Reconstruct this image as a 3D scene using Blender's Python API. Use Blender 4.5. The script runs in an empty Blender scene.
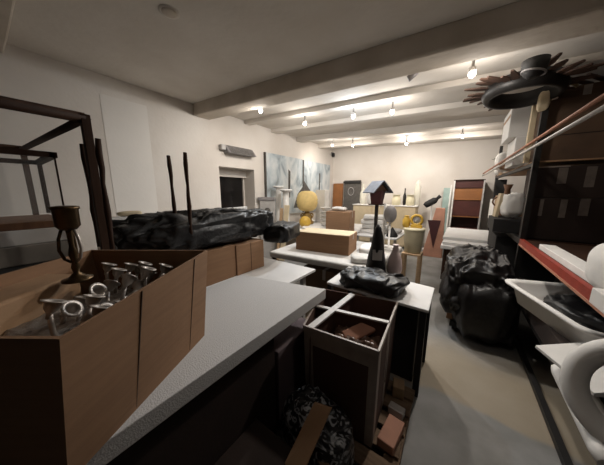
import bpy, math, random
from mathutils import Vector, Matrix, Euler, noise
PI = math.pi
sc = bpy.context.scene
COL = sc.collection
rnd = random.Random(7)

# ------------------------------------------------------------------ materials
def mat(name, col, rough=.7, var=.12, scale=6., bump=0., bscale=40., metal=0., col2=None, spec=.5, stretch=None, detail=4., coat=0.):
    m = bpy.data.materials.new(name); m.use_nodes = True
    nt = m.node_tree; b = nt.nodes['Principled BSDF']
    tc = nt.nodes.new('ShaderNodeTexCoord')
    src = tc.outputs['Object']
    if stretch:
        mp = nt.nodes.new('ShaderNodeMapping'); mp.inputs['Scale'].default_value = stretch
        nt.links.new(src, mp.inputs['Vector']); src = mp.outputs['Vector']
    n = nt.nodes.new('ShaderNodeTexNoise'); n.inputs['Scale'].default_value = scale; n.inputs['Detail'].default_value = detail
    nt.links.new(src, n.inputs['Vector'])
    r = nt.nodes.new('ShaderNodeValToRGB')
    c2 = col2 or tuple(c * (1 - var * 2) for c in col)
    r.color_ramp.elements[0].position = .3; r.color_ramp.elements[1].position = .7
    r.color_ramp.elements[0].color = (*c2, 1); r.color_ramp.elements[1].color = (*col, 1)
    nt.links.new(n.outputs['Fac'], r.inputs['Fac']); nt.links.new(r.outputs['Color'], b.inputs['Base Color'])
    b.inputs['Roughness'].default_value = rough; b.inputs['Metallic'].default_value = metal
    b.inputs['Specular IOR Level'].default_value = spec
    b.inputs['Coat Weight'].default_value = coat
    if bump:
        n2 = nt.nodes.new('ShaderNodeTexNoise'); n2.inputs['Scale'].default_value = bscale; n2.inputs['Detail'].default_value = 5
        nt.links.new(src, n2.inputs['Vector'])
        bp = nt.nodes.new('ShaderNodeBump'); bp.inputs['Strength'].default_value = bump; bp.inputs['Distance'].default_value = .01
        nt.links.new(n2.outputs['Fac'], bp.inputs['Height']); nt.links.new(bp.outputs['Normal'], b.inputs['Normal'])
    return m

def emis(name, col, s):
    m = bpy.data.materials.new(name); m.use_nodes = True
    b = m.node_tree.nodes['Principled BSDF']
    b.inputs['Base Color'].default_value = (*col, 1)
    b.inputs['Emission Color'].default_value = (*col, 1); b.inputs['Emission Strength'].default_value = s
    return m

def glass(name, alpha=.12, col=(.8, .85, .85)):
    m = bpy.data.materials.new(name); m.use_nodes = True
    nt = m.node_tree; b = nt.nodes['Principled BSDF']
    b.inputs['Base Color'].default_value = (*col, 1); b.inputs['Roughness'].default_value = .05
    b.inputs['Alpha'].default_value = alpha
    return m

PLASTER = mat('plaster', (.64, .60, .555), .9, .06, 1.3, .25, 18, col2=(.56, .51, .46))
CEIL = mat('ceiling_paint', (.62, .58, .53), .9, .07, 1.6, .3, 14, col2=(.53, .485, .43))
DIMWALL = mat('bounce_cutting_brown', (.07, .05, .04), .8, .15, 3)  # dark colour put on the out-of-view walls to cut bounced light
PATCH = mat('fresh_paint', (.70, .67, .63), .85, .03, 2, .1, 25)
BEAMM = mat('beam_paint', (.56, .50, .43), .9, .1, 2.5, .3, 16, col2=(.42, .36, .29))
POLY = mat('polystyrene', (.57, .56, .555), .85, .04, 120, .35, 160, detail=2)
WHITE = mat('white_laminate', (.68, .67, .66), .6, .04, 5)
WHITEM = mat('white_matte', (.72, .70, .67), .8, .05, 8, .1, 30)
PADW = mat('white_padded_cover', (.58, .56, .53), .7, .07, 8, .3, 25)
CARD = mat('cardboard', (.285, .16, .085), .85, .08, 4, .08, 80, stretch=(1, 1, 12), col2=(.24, .132, .07))
MAUVE = mat('cardboard_mauve', (.15, .11, .115), .85, .08, 4)
CARDL = mat('cardboard_light', (.40, .25, .14), .85, .08, 4, .08, 80, col2=(.34, .2, .11))
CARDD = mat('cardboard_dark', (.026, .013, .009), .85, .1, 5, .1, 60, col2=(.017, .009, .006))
CARDB = mat('cardboard_brown_old', (.12, .07, .04), .85, .1, 4, .1, 60, col2=(.075, .043, .026))
CARDR = mat('cardboard_red_brown', (.085, .04, .027), .85, .1, 5, .1, 60)
TAPE = mat('tape', (.36, .30, .26), .45, .1, 20)
TAPEW = mat('tape_white', (.55, .52, .49), .4, .1, 20)
BLACKP = mat('black_plastic', (.010, .010, .011), .42, .2, 6, .6, 24, spec=.45)
BLACKC = mat('black_sheeting', (.012, .0105, .0105), .42, .2, 6, .4, 26, spec=.45)
BLACKM = mat('black_matte', (.012, .011, .011), .75, .2, 6)
WOODD = mat('dark_wood', (.05, .023, .012), .7, .2, 4, .2, 50, stretch=(1, 1, .15), col2=(.022, .01, .006), spec=.2)
WOODM = mat('brown_wood', (.20, .095, .045), .6, .15, 5, .15, 40, stretch=(6, 6, 1), col2=(.12, .055, .026))
WOODL = mat('pale_wood', (.42, .28, .16), .7, .12, 5, .1, 40, stretch=(6, 1, 6))
PALW = mat('pallet_wood', (.20, .13, .08), .85, .15, 6, .25, 50, stretch=(1, 8, 1), col2=(.11, .068, .04))
BRASS = mat('dark_brass', (.12, .075, .035), .38, .2, 12, .1, 60, metal=.85)
SILVER = mat('pewter', (.62, .57, .52), .42, .15, 20, .15, 70, metal=.55, col2=(.36, .32, .29))
BUBBLE = mat('bubble_wrap', (.42, .38, .34), .42, .2, 14, .6, 45, col2=(.24, .205, .18))
METALB = mat('black_steel', (.018, .016, .015), .5, .2, 10, metal=.3)
ORANGE = mat('orange_steel', (.44, .085, .03), .5, .12, 14)
PINKO = mat('salmon_stripe', (.42, .19, .115), .6, .12, 14)
REDP = mat('red_steel', (.30, .035, .018), .5, .12, 14)
YEL = mat('yellow_paper', (.78, .58, .24), .75, .08, 12, .1, 50)
YEL2 = mat('yellow_paint', (.62, .38, .05), .5, .1, 12)
GOLD = mat('gilt', (.36, .23, .07), .45, .25, 25, .3, 60, metal=.4)
CREAM = mat('cream_plastic', (.66, .60, .42), .55, .05, 10)
CREAMD = mat('cream_card', (.55, .45, .30), .8, .06, 10)
GREY = mat('grey_paint', (.24, .225, .225), .6, .1, 14)
GREYD = mat('grey_felt', (.10, .09, .08), .9, .2, 14)
GREYL = mat('light_grey', (.45, .43, .41), .7, .1, 10)
FELT = mat('taupe_felt', (.27, .24, .205), .9, .12, 9)
SLATE = mat('slate_roof', (.12, .13, .155), .55, .2, 12)
TEAL = mat('pale_teal_glass', (.33, .43, .40), .35, .1, 8)
PINK = mat('salmon_paper', (.50, .25, .17), .8, .1, 8)
MAROON = mat('maroon', (.06, .012, .014), .7, .2, 8)
PALEPINK = mat('pale_pink_glaze', (.58, .46, .44), .4, .06, 8)
GREEN = mat('leaf_green', (.05, .13, .05), .7, .25, 14)
WICK = mat('wicker', (.36, .25, .13), .8, .2, 60, .3, 90)
BURNT = mat('burnt_wood', (.10, .052, .034), .7, .25, 9, .2, 50)
CABRED = mat('mahogany', (.075, .018, .012), .5, .2, 5, col2=(.045, .01, .008))
CABOR = mat('oak_shelf', (.27, .105, .03), .55, .12, 5)
LGLASS = glass('clear_glass', .05)
VGLASS = glass('vase_glass', .45, (.75, .73, .62))
DARKGL = mat('dark_window_glass', (.012, .011, .011), .12, .3, 4)
BULB = emis('lit_bulb', (1., .93, .82), 14.)
SHEET = mat('plastic_sheet', (.20, .12, .085), .3, .25, 9, .7, 18, col2=(.07, .04, .03))

def floor_mat():
    m = bpy.data.materials.new('concrete'); m.use_nodes = True
    nt = m.node_tree; b = nt.nodes['Principled BSDF']; L = nt.links
    tc = nt.nodes.new('ShaderNodeTexCoord')
    n = nt.nodes.new('ShaderNodeTexNoise'); n.inputs['Scale'].default_value = 2.6; n.inputs['Detail'].default_value = 8
    L.new(tc.outputs['Object'], n.inputs['Vector'])
    r = nt.nodes.new('ShaderNodeValToRGB')
    r.color_ramp.elements[0].position = .35; r.color_ramp.elements[0].color = (.15, .145, .135, 1)
    r.color_ramp.elements[1].position = .68; r.color_ramp.elements[1].color = (.255, .25, .24, 1)
    L.new(n.outputs['Fac'], r.inputs['Fac'])
    # tan worn band of screed across the aisle: between Y=1.75 and Y=2.5, edges wobbling
    sp = nt.nodes.new('ShaderNodeSeparateXYZ'); L.new(tc.outputs['Object'], sp.inputs[0])
    n2 = nt.nodes.new('ShaderNodeTexNoise'); n2.inputs['Scale'].default_value = 2.2
    L.new(tc.outputs['Object'], n2.inputs['Vector'])
    a = nt.nodes.new('ShaderNodeMath'); a.operation = 'MULTIPLY_ADD'; a.inputs[1].default_value = .35
    L.new(n2.outputs['Fac'], a.inputs[0]); L.new(sp.outputs['Y'], a.inputs[2])
    r2 = nt.nodes.new('ShaderNodeValToRGB')
    e = r2.color_ramp.elements
    e[0].position = .0; e[0].color = (0, 0, 0, 1); e[1].position = 1; e[1].color = (0, 0, 0, 1)
    for p, v in ((.445, 0), (.455, 1), (.56, 1), (.66, 0)):
        k = e.new(p); k.color = (v, v, v, 1)
    d = nt.nodes.new('ShaderNodeMath'); d.operation = 'DIVIDE'; d.inputs[1].default_value = 4.6
    L.new(a.outputs[0], d.inputs[0]); L.new(d.outputs[0], r2.inputs['Fac'])
    mx = nt.nodes.new('ShaderNodeMixRGB'); mx.inputs['Color2'].default_value = (.28, .22, .14, 1)
    s = nt.nodes.new('ShaderNodeMath'); s.operation = 'MULTIPLY'; s.inputs[1].default_value = .7
    L.new(r2.outputs['Color'], s.inputs[0]); L.new(s.outputs[0], mx.inputs['Fac'])
    L.new(r.outputs['Color'], mx.inputs['Color1']); L.new(mx.outputs['Color'], b.inputs['Base Color'])
    b.inputs['Roughness'].default_value = .6
    n3 = nt.nodes.new('ShaderNodeTexNoise'); n3.inputs['Scale'].default_value = 30
    L.new(tc.outputs['Object'], n3.inputs['Vector'])
    bp = nt.nodes.new('ShaderNodeBump'); bp.inputs['Strength'].default_value = .15; bp.inputs['Distance'].default_value = .01
    L.new(n3.outputs['Fac'], bp.inputs['Height']); L.new(bp.outputs['Normal'], b.inputs['Normal'])
    return m

def painting_mat(name, seed):
    """misty blue-grey abstract landscape brushwork, dark vertical strokes"""
    m = bpy.data.materials.new(name); m.use_nodes = True
    nt = m.node_tree; b = nt.nodes['Principled BSDF']; L = nt.links
    tc = nt.nodes.new('ShaderNodeTexCoord'); mp = nt.nodes.new('ShaderNodeMapping')
    mp.inputs['Location'].default_value = (seed, seed * 2, 0); mp.inputs['Scale'].default_value = (1, 1.4, .8)
    L.new(tc.outputs['Object'], mp.inputs['Vector'])
    n = nt.nodes.new('ShaderNodeTexNoise'); n.inputs['Scale'].default_value = 2.0; n.inputs['Detail'].default_value = 8; n.inputs['Distortion'].default_value = 1.2
    L.new(mp.outputs['Vector'], n.inputs['Vector'])
    r = nt.nodes.new('ShaderNodeValToRGB'); e = r.color_ramp.elements
    e[0].position = .28; e[0].color = (.16, .175, .17, 1); e[1].position = .72; e[1].color = (.58, .59, .58, 1)
    for p, c in ((.38, (.27, .31, .335)), (.47, (.36, .41, .44)), (.57, (.49, .52, .53))):
        k = e.new(p); k.color = (*c, 1)
    L.new(n.outputs['Fac'], r.inputs['Fac']); L.new(r.outputs['Color'], b.inputs['Base Color'])
    b.inputs['Roughness'].default_value = .6
    return m

def leafy_mat():
    m = bpy.data.materials.new('black_white_leaf_print'); m.use_nodes = True
    nt = m.node_tree; b = nt.nodes['Principled BSDF']; L = nt.links
    tc = nt.nodes.new('ShaderNodeTexCoord')
    n = nt.nodes.new('ShaderNodeTexNoise'); n.inputs['Scale'].default_value = 17; n.inputs['Detail'].default_value = 1.5; n.inputs['Distortion'].default_value = 2.2
    L.new(tc.outputs['Object'], n.inputs['Vector'])
    r = nt.nodes.new('ShaderNodeValToRGB'); r.color_ramp.interpolation = 'LINEAR'
    r.color_ramp.elements[0].position = .53; r.color_ramp.elements[0].color = (.006, .006, .008, 1)
    r.color_ramp.elements[1].position = .62; r.color_ramp.elements[1].color = (.40, .41, .43, 1)
    L.new(n.outputs['Fac'], r.inputs['Fac']); L.new(r.outputs['Color'], b.inputs['Base Color'])
    b.inputs['Roughness'].default_value = .4
    return m
FLOORM = floor_mat(); PRINT = leafy_mat()

# ------------------------------------------------------------------ mesh builder
class MB:
    def __init__(s): s.v = []; s.f = []; s.sm = []
    def add(s, vs, fs, smooth=False):
        o = len(s.v); s.v += [Vector(v) for v in vs]
        for f in fs: s.f.append([i + o for i in f]); s.sm.append(smooth)
        return s
    def hexa(s, c):          # 8 corners: bottom 4 (ccw from above), top 4
        return s.add(c, [(3, 2, 1, 0), (4, 5, 6, 7), (0, 1, 5, 4), (1, 2, 6, 5), (2, 3, 7, 6), (3, 0, 4, 7)])
    def box(s, x0, x1, y0, y1, z0, z1):
        return s.hexa([(x0, y0, z0), (x1, y0, z0), (x1, y1, z0), (x0, y1, z0), (x0, y0, z1), (x1, y0, z1), (x1, y1, z1), (x0, y1, z1)])
    def rbox(s, c, d, rot=(0, 0, 0)):
        M = Euler(rot).to_matrix(); c = Vector(c); x, y, z = d[0] / 2, d[1] / 2, d[2] / 2
        return s.hexa([c + M @ Vector(p) for p in ((-x, -y, -z), (x, -y, -z), (x, y, -z), (-x, y, -z), (-x, -y, z), (x, -y, z), (x, y, z), (-x, y, z))])
    def prism(s, quad, z0, z1):   # quad xy ccw
        n = len(quad)
        vs = [(p[0], p[1], z0) for p in quad] + [(p[0], p[1], z1) for p in quad]
        fs = [tuple(range(n - 1, -1, -1)), tuple(range(n, 2 * n))] + [(i, (i + 1) % n, n + (i + 1) % n, n + i) for i in range(n)]
        return s.add(vs, fs)
    def tube(s, pts, r, n=10, caps=True):
        pts = [Vector(p) for p in pts]; rs = r if isinstance(r, (list, tuple)) else [r] * len(pts)
        vs = []; prev = None
        for i, p in enumerate(pts):
            t = (pts[min(i + 1, len(pts) - 1)] - pts[max(i - 1, 0)]).normalized()
            a = prev if prev is not None else (Vector((0, 0, 1)) if abs(t.z) < .9 else Vector((1, 0, 0)))
            u = (a - t * a.dot(t)).normalized(); w = t.cross(u); prev = u
            for k in range(n):
                an = 2 * PI * k / n; vs.append(p + (u * math.cos(an) + w * math.sin(an)) * rs[i])
        fs = [(i * n + k, i * n + (k + 1) % n, (i + 1) * n + (k + 1) % n, (i + 1) * n + k) for i in range(len(pts) - 1) for k in range(n)]
        s.add(vs, fs, True)
        if caps:
            o = len(s.v) - len(vs); m = len(pts)
            s.f.append([o + k for k in range(n - 1, -1, -1)]); s.sm.append(False)
            s.f.append([o + (m - 1) * n + k for k in range(n)]); s.sm.append(False)
        return s
    def lathe(s, prof, c=(0, 0, 0), n=24, M=None, sx=1., sy=1.):
        c = Vector(c); vs = []
        for r, z in prof:
            for k in range(n):
                a = 2 * PI * k / n; p = Vector((r * math.cos(a) * sx, r * math.sin(a) * sy, z))
                vs.append(c + (M @ p if M else p))
        m = len(prof)
        fs = [(i * n + k, i * n + (k + 1) % n, (i + 1) * n + (k + 1) % n, (i + 1) * n + k) for i in range(m - 1) for k in range(n)]
        s.add(vs, fs, True); o = len(s.v) - len(vs)
        s.f.append([o + k for k in range(n - 1, -1, -1)]); s.sm.append(False)
        s.f.append([o + (m - 1) * n + k for k in range(n)]); s.sm.append(False)
        return s
    def torus(s, c, R, r, M=None, n=40, m=14, sx=1., arc=2 * PI, a0=0.):
        c = Vector(c); vs = []; full = abs(arc - 2 * PI) < 1e-4
        N = n if full else n + 1
        for i in range(N):
            a = a0 + arc * i / n
            for k in range(m):
                b = 2 * PI * k / m
                p = Vector(((R + r * math.cos(b)) * math.cos(a) * sx, (R + r * math.cos(b)) * math.sin(a), r * math.sin(b)))
                vs.append(c + (M @ p if M else p))
        fs = [(i * m + k, ((i + 1) % N) * m + k, ((i + 1) % N) * m + (k + 1) % m, i * m + (k + 1) % m) for i in range(n) for k in range(m)]
        s.add(vs, fs, True)
        if not full:
            o = len(s.v) - len(vs)
            s.f.append([o + k for k in range(m)]); s.sm.append(False)
            s.f.append([o + n * m + k for k in range(m - 1, -1, -1)]); s.sm.append(False)
        return s
    def crumple(s, c, d, rotz=0, e=.45, amp=.12, fr=3., seed=0, nu=72, nv=44, zmin=None, taper=0., fold=(1, 1, 1), fine=.35):
        """closed crumpled bag / wrapped lump: rounded box pushed about by ridged noise"""
        c = Vector(c); R = Matrix.Rotation(rotz, 3, 'Z'); vs = []
        def pw(x, p): return math.copysign(abs(x) ** p, x)
        so = Vector((seed * 3.1, seed * 1.7, seed * .9))
        for j in range(nv + 1):
            ph = -PI / 2 + PI * j / nv
            for i in range(nu):
                th = 2 * PI * i / nu
                p = Vector((pw(math.cos(ph), e) * pw(math.cos(th), e), pw(math.cos(ph), e) * pw(math.sin(th), e), pw(math.sin(ph), e)))
                w = Vector((p.x * d[0] / 2, p.y * d[1] / 2, p.z * d[2] / 2))
                q = Vector((w.x * fold[0], w.y * fold[1], w.z * fold[2])) * fr + so
                q += Vector((noise.noise(q * .7 + Vector((9, 0, 0))), noise.noise(q * .7 + Vector((0, 9, 0))), 0)) * .8
                rdg = (1 - 2 * abs(noise.noise(q))) * .65 + (1 - 2 * abs(noise.noise(q * 2.3 + so))) * fine
                k = 1 - amp * (1 - rdg) * .5
                t = 1 - taper * (p.z + 1) / 2
                w = Vector((w.x * k * t, w.y * k * t, w.z * (1 - amp * (1 - rdg))))
                w = c + R @ w
                if zmin is not None and w.z < zmin: w.z = zmin
                vs.append(w)
        fs = [(j * nu + i, j * nu + (i + 1) % nu, (j + 1) * nu + (i + 1) % nu, (j + 1) * nu + i) for j in range(nv) for i in range(nu)]
        return s.add(vs, fs, True)
    def build(s, name, m, parent=None, bevel=0., seg=2):
        off = Vector((0, 0, 0)); p = parent
        while p: off += p.location; p = p.parent
        me = bpy.data.meshes.new(name)
        me.from_pydata([v - off for v in s.v], [], s.f); me.materials.append(m)
        me.polygons.foreach_set('use_smooth', s.sm); me.update()
        o = bpy.data.objects.new(name, me); COL.objects.link(o)
        if parent: o.parent = parent
        if bevel:
            b = o.modifiers.new('bevel', 'BEVEL'); b.width = bevel; b.segments = seg; b.limit_method = 'ANGLE'
        return o

def tag(o, label, cat, group=None, kind=None):
    o['label'] = label; o['category'] = cat
    if group: o['group'] = group
    if kind: o['kind'] = kind
    return o
def empty(name, loc, label, cat, group=None):
    o = bpy.data.objects.new(name, None); COL.objects.link(o); o.location = loc; o.empty_display_size = .05
    return tag(o, label, cat, group)
def struct(name, mb, m, parent=None, bevel=0):
    o = mb.build(name, m, parent, bevel)
    if parent is None: o['kind'] = 'structure'
    return o
def dup(root, loc, rotz=None, label=None, group=None):
    r = root.copy(); COL.objects.link(r); r.location = loc
    if rotz is not None: r.rotation_euler = (0, 0, rotz)
    if label: r['label'] = label
    if group: r['group'] = group
    for ch in list(root.children):
        c = ch.copy(); COL.objects.link(c); c.parent = r
        for g in list(ch.children):
            k = g.copy(); COL.objects.link(k); k.parent = c
    return r

# ------------------------------------------------------------------ setting
def zc(x): return 2.90 - .05 * x          # ceiling height, sloping a little down to the right
XL, XR, YN, YB = -4.0, 1.75, -3.2, 7.5
struct('floor', MB().box(XL - .45, XR + .2, YN - .2, YB + .2, -.12, 0), FLOORM)
def ceil_strip(y0, y1, drop0, drop1, xa=XL - .45, xb=XR + .2):
    return [(xa, y0, zc(xa) - drop0), (xb, y0, zc(xb) - drop0), (xb, y1, zc(xb) - drop0), (xa, y1, zc(xa) - drop0),
            (xa, y0, zc(xa) - drop1), (xb, y0, zc(xb) - drop1), (xb, y1, zc(xb) - drop1), (xa, y1, zc(xa) - drop1)]
struct('ceiling', MB().hexa(ceil_strip(YN - .2, YB + .2, 0, -.12)), CEIL)
# left wall, 0.45 thick, with a deep window recess
wl = MB()
wl.box(XL - .45, XL, YN, 2.77, 0, 3.3); wl.box(XL - .45, XL, 3.69, YB + .2, 0, 3.3)
wl.box(XL - .45, XL, 2.77, 3.69, 2.10, 3.3); wl.box(XL - .45, XL, 2.77, 3.69, 0, .95)
struct('wall_left', wl, PLASTER)
struct('wall_back', MB().box(XL, XR + .2, YB, YB + .2, 0, 3.3), PLASTER)
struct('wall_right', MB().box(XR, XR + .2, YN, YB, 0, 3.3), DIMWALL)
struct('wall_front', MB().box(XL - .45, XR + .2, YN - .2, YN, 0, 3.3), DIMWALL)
w1 = struct('window_1', MB().box(-4.43, -4.40, 2.77, 3.69, .95, 2.10), DARKGL)
wf = MB()
for a in ((2.77, 2.80, .95, 1.93), (3.66, 3.69, .95, 1.93), (2.80, 3.66, .95, 1.0)):
    wf.box(-4.40, -4.36, a[0], a[1], a[2], a[3])
wf.box(-4.40, -4.28, 2.77, 3.69, 1.93, 2.10)
wf.build('window_frame', PLASTER, w1)
struct('trim_1', MB().box(-4.0, -3.996, 1.06, 1.60, .9, 2.86), PATCH)
struct('baseboard_left', MB().box(-4.0, -3.98, 1.7, YB, 0, .09), BEAMM)
struct('baseboard_back', MB().box(-3.98, XR, YB - .02, YB, 0, .09), BEAMM)
# beams: big plastered one, the near one at the edge of view, the slim ones beyond
struct('ceiling_beam_1', MB().hexa(ceil_strip(2.33, 2.64, .19, -.01, XL, XR)), BEAMM, bevel=.02)
struct('ceiling_beam_2', MB().hexa(ceil_strip(-.15, .33, .11, -.01, XL, XR)), BEAMM, bevel=.015)
for i, (y0, y1, dr) in enumerate(((3.46, 3.62, .07), (4.28, 4.46, .08), (5.30, 5.52, .11), (6.45, 6.70, .11)), 3):
    struct('ceiling_beam_%d' % i, MB().hexa(ceil_strip(y0, y1, dr, -.01, XL, XR)), CEIL, bevel=.012)

# ------------------------------------------------------------------ lamps
def spot_lamp():
    t = empty('ceiling_spotlight', (0, 0, 0), '', 'lamp')
    MB().lathe([(.045, 0), (.045, -.02), (.012, -.022), (.012, -.14)], n=16).build('mount', GREYL, t)
    MB().lathe([(.012, -.135), (.03, -.14), (.034, -.185), (.030, -.185), (.026, -.145)], n=16).build('lamp_shade', GREYL, t)
    pr = [(.002, -.228)] + [(.030 * math.cos(a), -.198 + .030 * math.sin(a)) for a in [(-80 + 16 * k) * PI / 180 for k in range(11)]]
    MB().lathe(pr, n=16).build('bulb', BULB, t)
    return t
lamp0 = spot_lamp()
LAMPS = [  # x, y, spot watts, glow watts, cool, aim, label
    (-2.72, 2.69, 60, 2.2, 0, (-4.0, 2.3, 1.3), 'lit ceiling spotlight just behind the big beam, closest to the left wall'),
    (-2.52, 3.60, 66, 3.6, 0, (-4.0, 4.4, 1.6), 'lit ceiling spotlight high in front of the two blue paintings'),
    (-1.58, 3.60, 90, 5.0, 1, (-1.9, 2.0, .8), 'lit ceiling spotlight with a bluish glow near the middle of the ceiling'),
    (-3.10, 5.75, 72, 4.0, 0, (-4.0, 6.6, 1.5), 'lit ceiling spotlight above the inner edge of the right-hand painting'),
    (-2.60, 5.95, 72, 3.6, 0, (-2.6, 7.5, 1.3), 'faint lit ceiling spotlight beside the one above the paintings, far end'),
    (-1.31, 6.22, 76, 5.0, 0, (-1.4, 7.5, 1.2), 'lit ceiling spotlight at the far end, above the slate-roofed birdhouse'),
    (-.18, 5.80, 76, 6.5, 0, (-.1, 7.5, 1.2), 'lit ceiling spotlight at the far end, above the brown cabinet'),
    (-1.00, 3.66, 100, 4.6, 0, (-1.2, 2.4, .6), 'lit ceiling spotlight hanging from a thin stem in mid ceiling'),
    (.15, .95, 7, .4, 0, (.75, 1.7, .6), 'added ceiling spotlight, out of view over the near end of the storage rack'),  # lamp added above the view to brighten the white things on the low shelf
    (-.07, 2.88, 85, 4.4, 0, (-1.2, 1.9, .4), 'brightest ceiling spotlight, with a wide glow beside the sunburst frame'),
]
SPOT, GLOW = .95, 3.8
lamps = []
for i, (x, y, en, gl, cc, aim, lab) in enumerate(LAMPS):
    o = lamp0 if i == 0 else dup(lamp0, (0, 0, 0))
    o.location = (x, y, zc(x) - .001); o['label'] = lab; o['group'] = 'spotlights on the ceiling'
    lamps.append((o, en, gl, cc, aim))
for o, en, gl, cc, aim in lamps:
    c = (1., .935, .855) if cc == 0 else (.84, .92, 1.)
    p = Vector((0, 0, -.235))
    l = bpy.data.lights.new('lamp_glow', 'POINT'); l.energy = gl * GLOW; l.shadow_soft_size = .05; l.color = c
    lo = bpy.data.objects.new('lamp_glow', l); COL.objects.link(lo); lo.parent = o; lo.location = p
    l = bpy.data.lights.new('lamp_beam', 'SPOT'); l.energy = en * SPOT; l.shadow_soft_size = .05; l.color = c; l.spot_size = math.radians(150); l.spot_blend = 1.
    lo = bpy.data.objects.new('lamp_beam', l); COL.objects.link(lo); lo.parent = o; lo.location = p
    lo.rotation_euler = (Vector(aim) - (o.location + p)).to_track_quat('-Z', 'Y').to_euler()

d0 = empty('smoke_detector', (-2.05, 1.06, zc(-2.05)), 'small round white smoke detector on the ceiling before the big beam', 'detector')
MB().lathe([(.055, 0), (.055, -.012), (.04, -.02), (.01, -.021)], (-2.05, 1.06, zc(-2.05)), 24).build('housing', BEAMM, d0)
MB().lathe([(.075, 0), (.075, -.006), (.05, -.007)], (-2.05, 1.06, zc(-2.05)), 24).build('base_plate', CEIL, d0)
d1 = empty('ceiling_spotlight', (-.60, 2.93, zc(-.6)), 'unlit grey ceiling spotlight behind the big beam, tilted on its stem', 'lamp')
MB().tube([(-.60, 2.93, zc(-.6)), (-.60, 2.93, zc(-.6) - .06)], .009).build('stem', GREY, d1)
MB().tube([(-.56, 2.93, zc(-.6) - .05), (-.65, 2.92, zc(-.6) - .10)], [.022, .034], 14).build('lamp_shade', GREY, d1)
o = MB().rbox((.26, 2.86, zc(.26) - .012), (.10, .05, .024)).build('junction_box', GREY, None, .004)
tag(o, 'small flat grey junction box on ceiling over the dark bowl', 'junction box')
sd = empty('wall_camera', (-3.98, 7.36, 2.93), 'small dark camera on the wall corner beyond the paintings', 'camera')
MB().rbox((-3.97, 7.36, 2.95), (.06, .06, .05)).build('bracket', GREY, sd)
MB().lathe([(.03, -.12), (.055, -.1), (.055, 0), (.03, .02)], (-3.93, 7.36, 2.93), 16).build('housing', BLACKM, sd)

# emergency light / vent over window
v = empty('wall_vent', (-4, 3.25, 2.36), 'slanted grey metal lamp box on the wall over the window recess', 'vent')
MB().hexa([(-4, 2.9, 2.36), (-3.82, 2.9, 2.36), (-3.82, 3.62, 2.36), (-4, 3.62, 2.36),
           (-4, 2.9, 2.52), (-3.95, 2.9, 2.52), (-3.95, 3.62, 2.52), (-4, 3.62, 2.52)]).build('housing', GREY, v, .008)
sl = MB()
for k in range(6):
    t = k / 5.; sl.rbox((-3.942 + .115 * t, 3.26, 2.505 - .13 * t), (.012, .62, .016), (0, 0, 0))
sl.build('louvre', GREYD, v)
MB().rbox((-3.95, 2.84, 2.46), (.10, .10, .10)).build('junction_cap', GREYL, v, .012)

# paintings
def painting(y0, y1, z0, z1, seed, label, extra):
    t = empty('painting', (XL, (y0 + y1) / 2, z0), label, 'painting', 'pair of blue grey paintings')
    MB().box(XL + .002, XL + .045, y0, y1, z0, z1).build('canvas', painting_mat('misty_paint_%d' % seed, seed), t)
    fr = MB()
    fr.box(XL + .002, XL + .055, y0 - .035, y0, z0, z1)
    fr.build('frame', GREYD, t)
    for nm, pts in extra:
        n = len(pts); x = XL + .0455
        MB().add([(x, p[0], p[1]) for p in pts] + [(x + .002, p[0], p[1]) for p in pts],
                 [tuple(range(n - 1, -1, -1)), tuple(range(n, 2 * n))] + [(i, (i + 1) % n, n + (i + 1) % n, n + i) for i in range(n)]).build(nm, GREYD, t)
painting(4.04, 5.54, 1.0, 2.53, 3, 'large misty blue-grey painting, the nearer of the pair on left wall', [('brush_stroke', [(4.86, 1.45), (4.95, 1.45), (4.97, 2.15), (4.88, 2.2)]), ('brush_stroke', [(5.1, 1.15), (5.54, 1.15), (5.54, 1.75), (5.3, 1.55)])])
painting(5.60, 7.20, 1.0, 2.52, 8, 'large misty blue-grey painting, the farther of the pair by the corner', [('brush_stroke', [(5.6, 1.3), (6.2, 1.3), (5.95, 1.65), (5.6, 1.95)]), ('brush_stroke', [(6.45, 1.2), (6.52, 1.2), (6.54, 2.2), (6.47, 2.2)])])

# ------------------------------------------------------------------ tables
def table(name, label, x0, x1, y0, y1, z, th=.03, m=WHITE, legm=GREYL, quad=None, group=None, lr=.022, rad=0.):
    t = empty(name, ((x0 + x1) / 2, (y0 + y1) / 2, 0), label, 'table', group)
    q = quad or [(x0, y0), (x1, y0), (x1, y1), (x0, y1)]
    MB().prism(q, z - th, z).build('tabletop', m, t, rad or .006, 4 if rad else 2)
    cx = sum(p[0] for p in q) / 4; cy = sum(p[1] for p in q) / 4
    for p in q:
        px = p[0] + (cx - p[0]) * .08; py = p[1] + (cy - p[1]) * .08
        MB().rbox((px, py, (z - th) / 2), (lr * 2, lr * 2, z - th)).build('leg', legm, t)
    return t
table('work_table', 'wide white work table beneath the wrapped bundle and glass case', -3.75, -1.25, -.6, 2.0, .77)
table('folding_table', 'white-topped table in the middle carrying the black plastic bag', 0, 0, 0, 0, .75, .025, WHITE, METALB,
      quad=[(-1.0, 1.80), (-.13, 1.765), (-.14, 2.25), (-1.02, 2.36)])
table('covered_table', 'table under a thick white padded cover, carrying the long brown carton', 0, 0, 0, 0, .75, .09, PADW, WOODD,
      quad=[(-2.25, 2.30), (-.80, 2.42), (-.72, 3.75), (-2.35, 3.75)], rad=.035)
table('display_table', 'white table against left wall holding the yellow lantern and crockery', -3.9, -1.80, 4.0, 5.8, .75)
table('side_table', 'white table behind the birdhouse piled with folded white linen', -1.75, -.95, 4.3, 5.5, .75)
b1 = empty('trestle_table', (.08, 5.4, 0), 'dark trestle under the stacked white boards near the cabinet', 'table')
MB().box(-.24, .46, 4.72, 6.2, .58, .61).build('tabletop', WOODD, b1)
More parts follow.
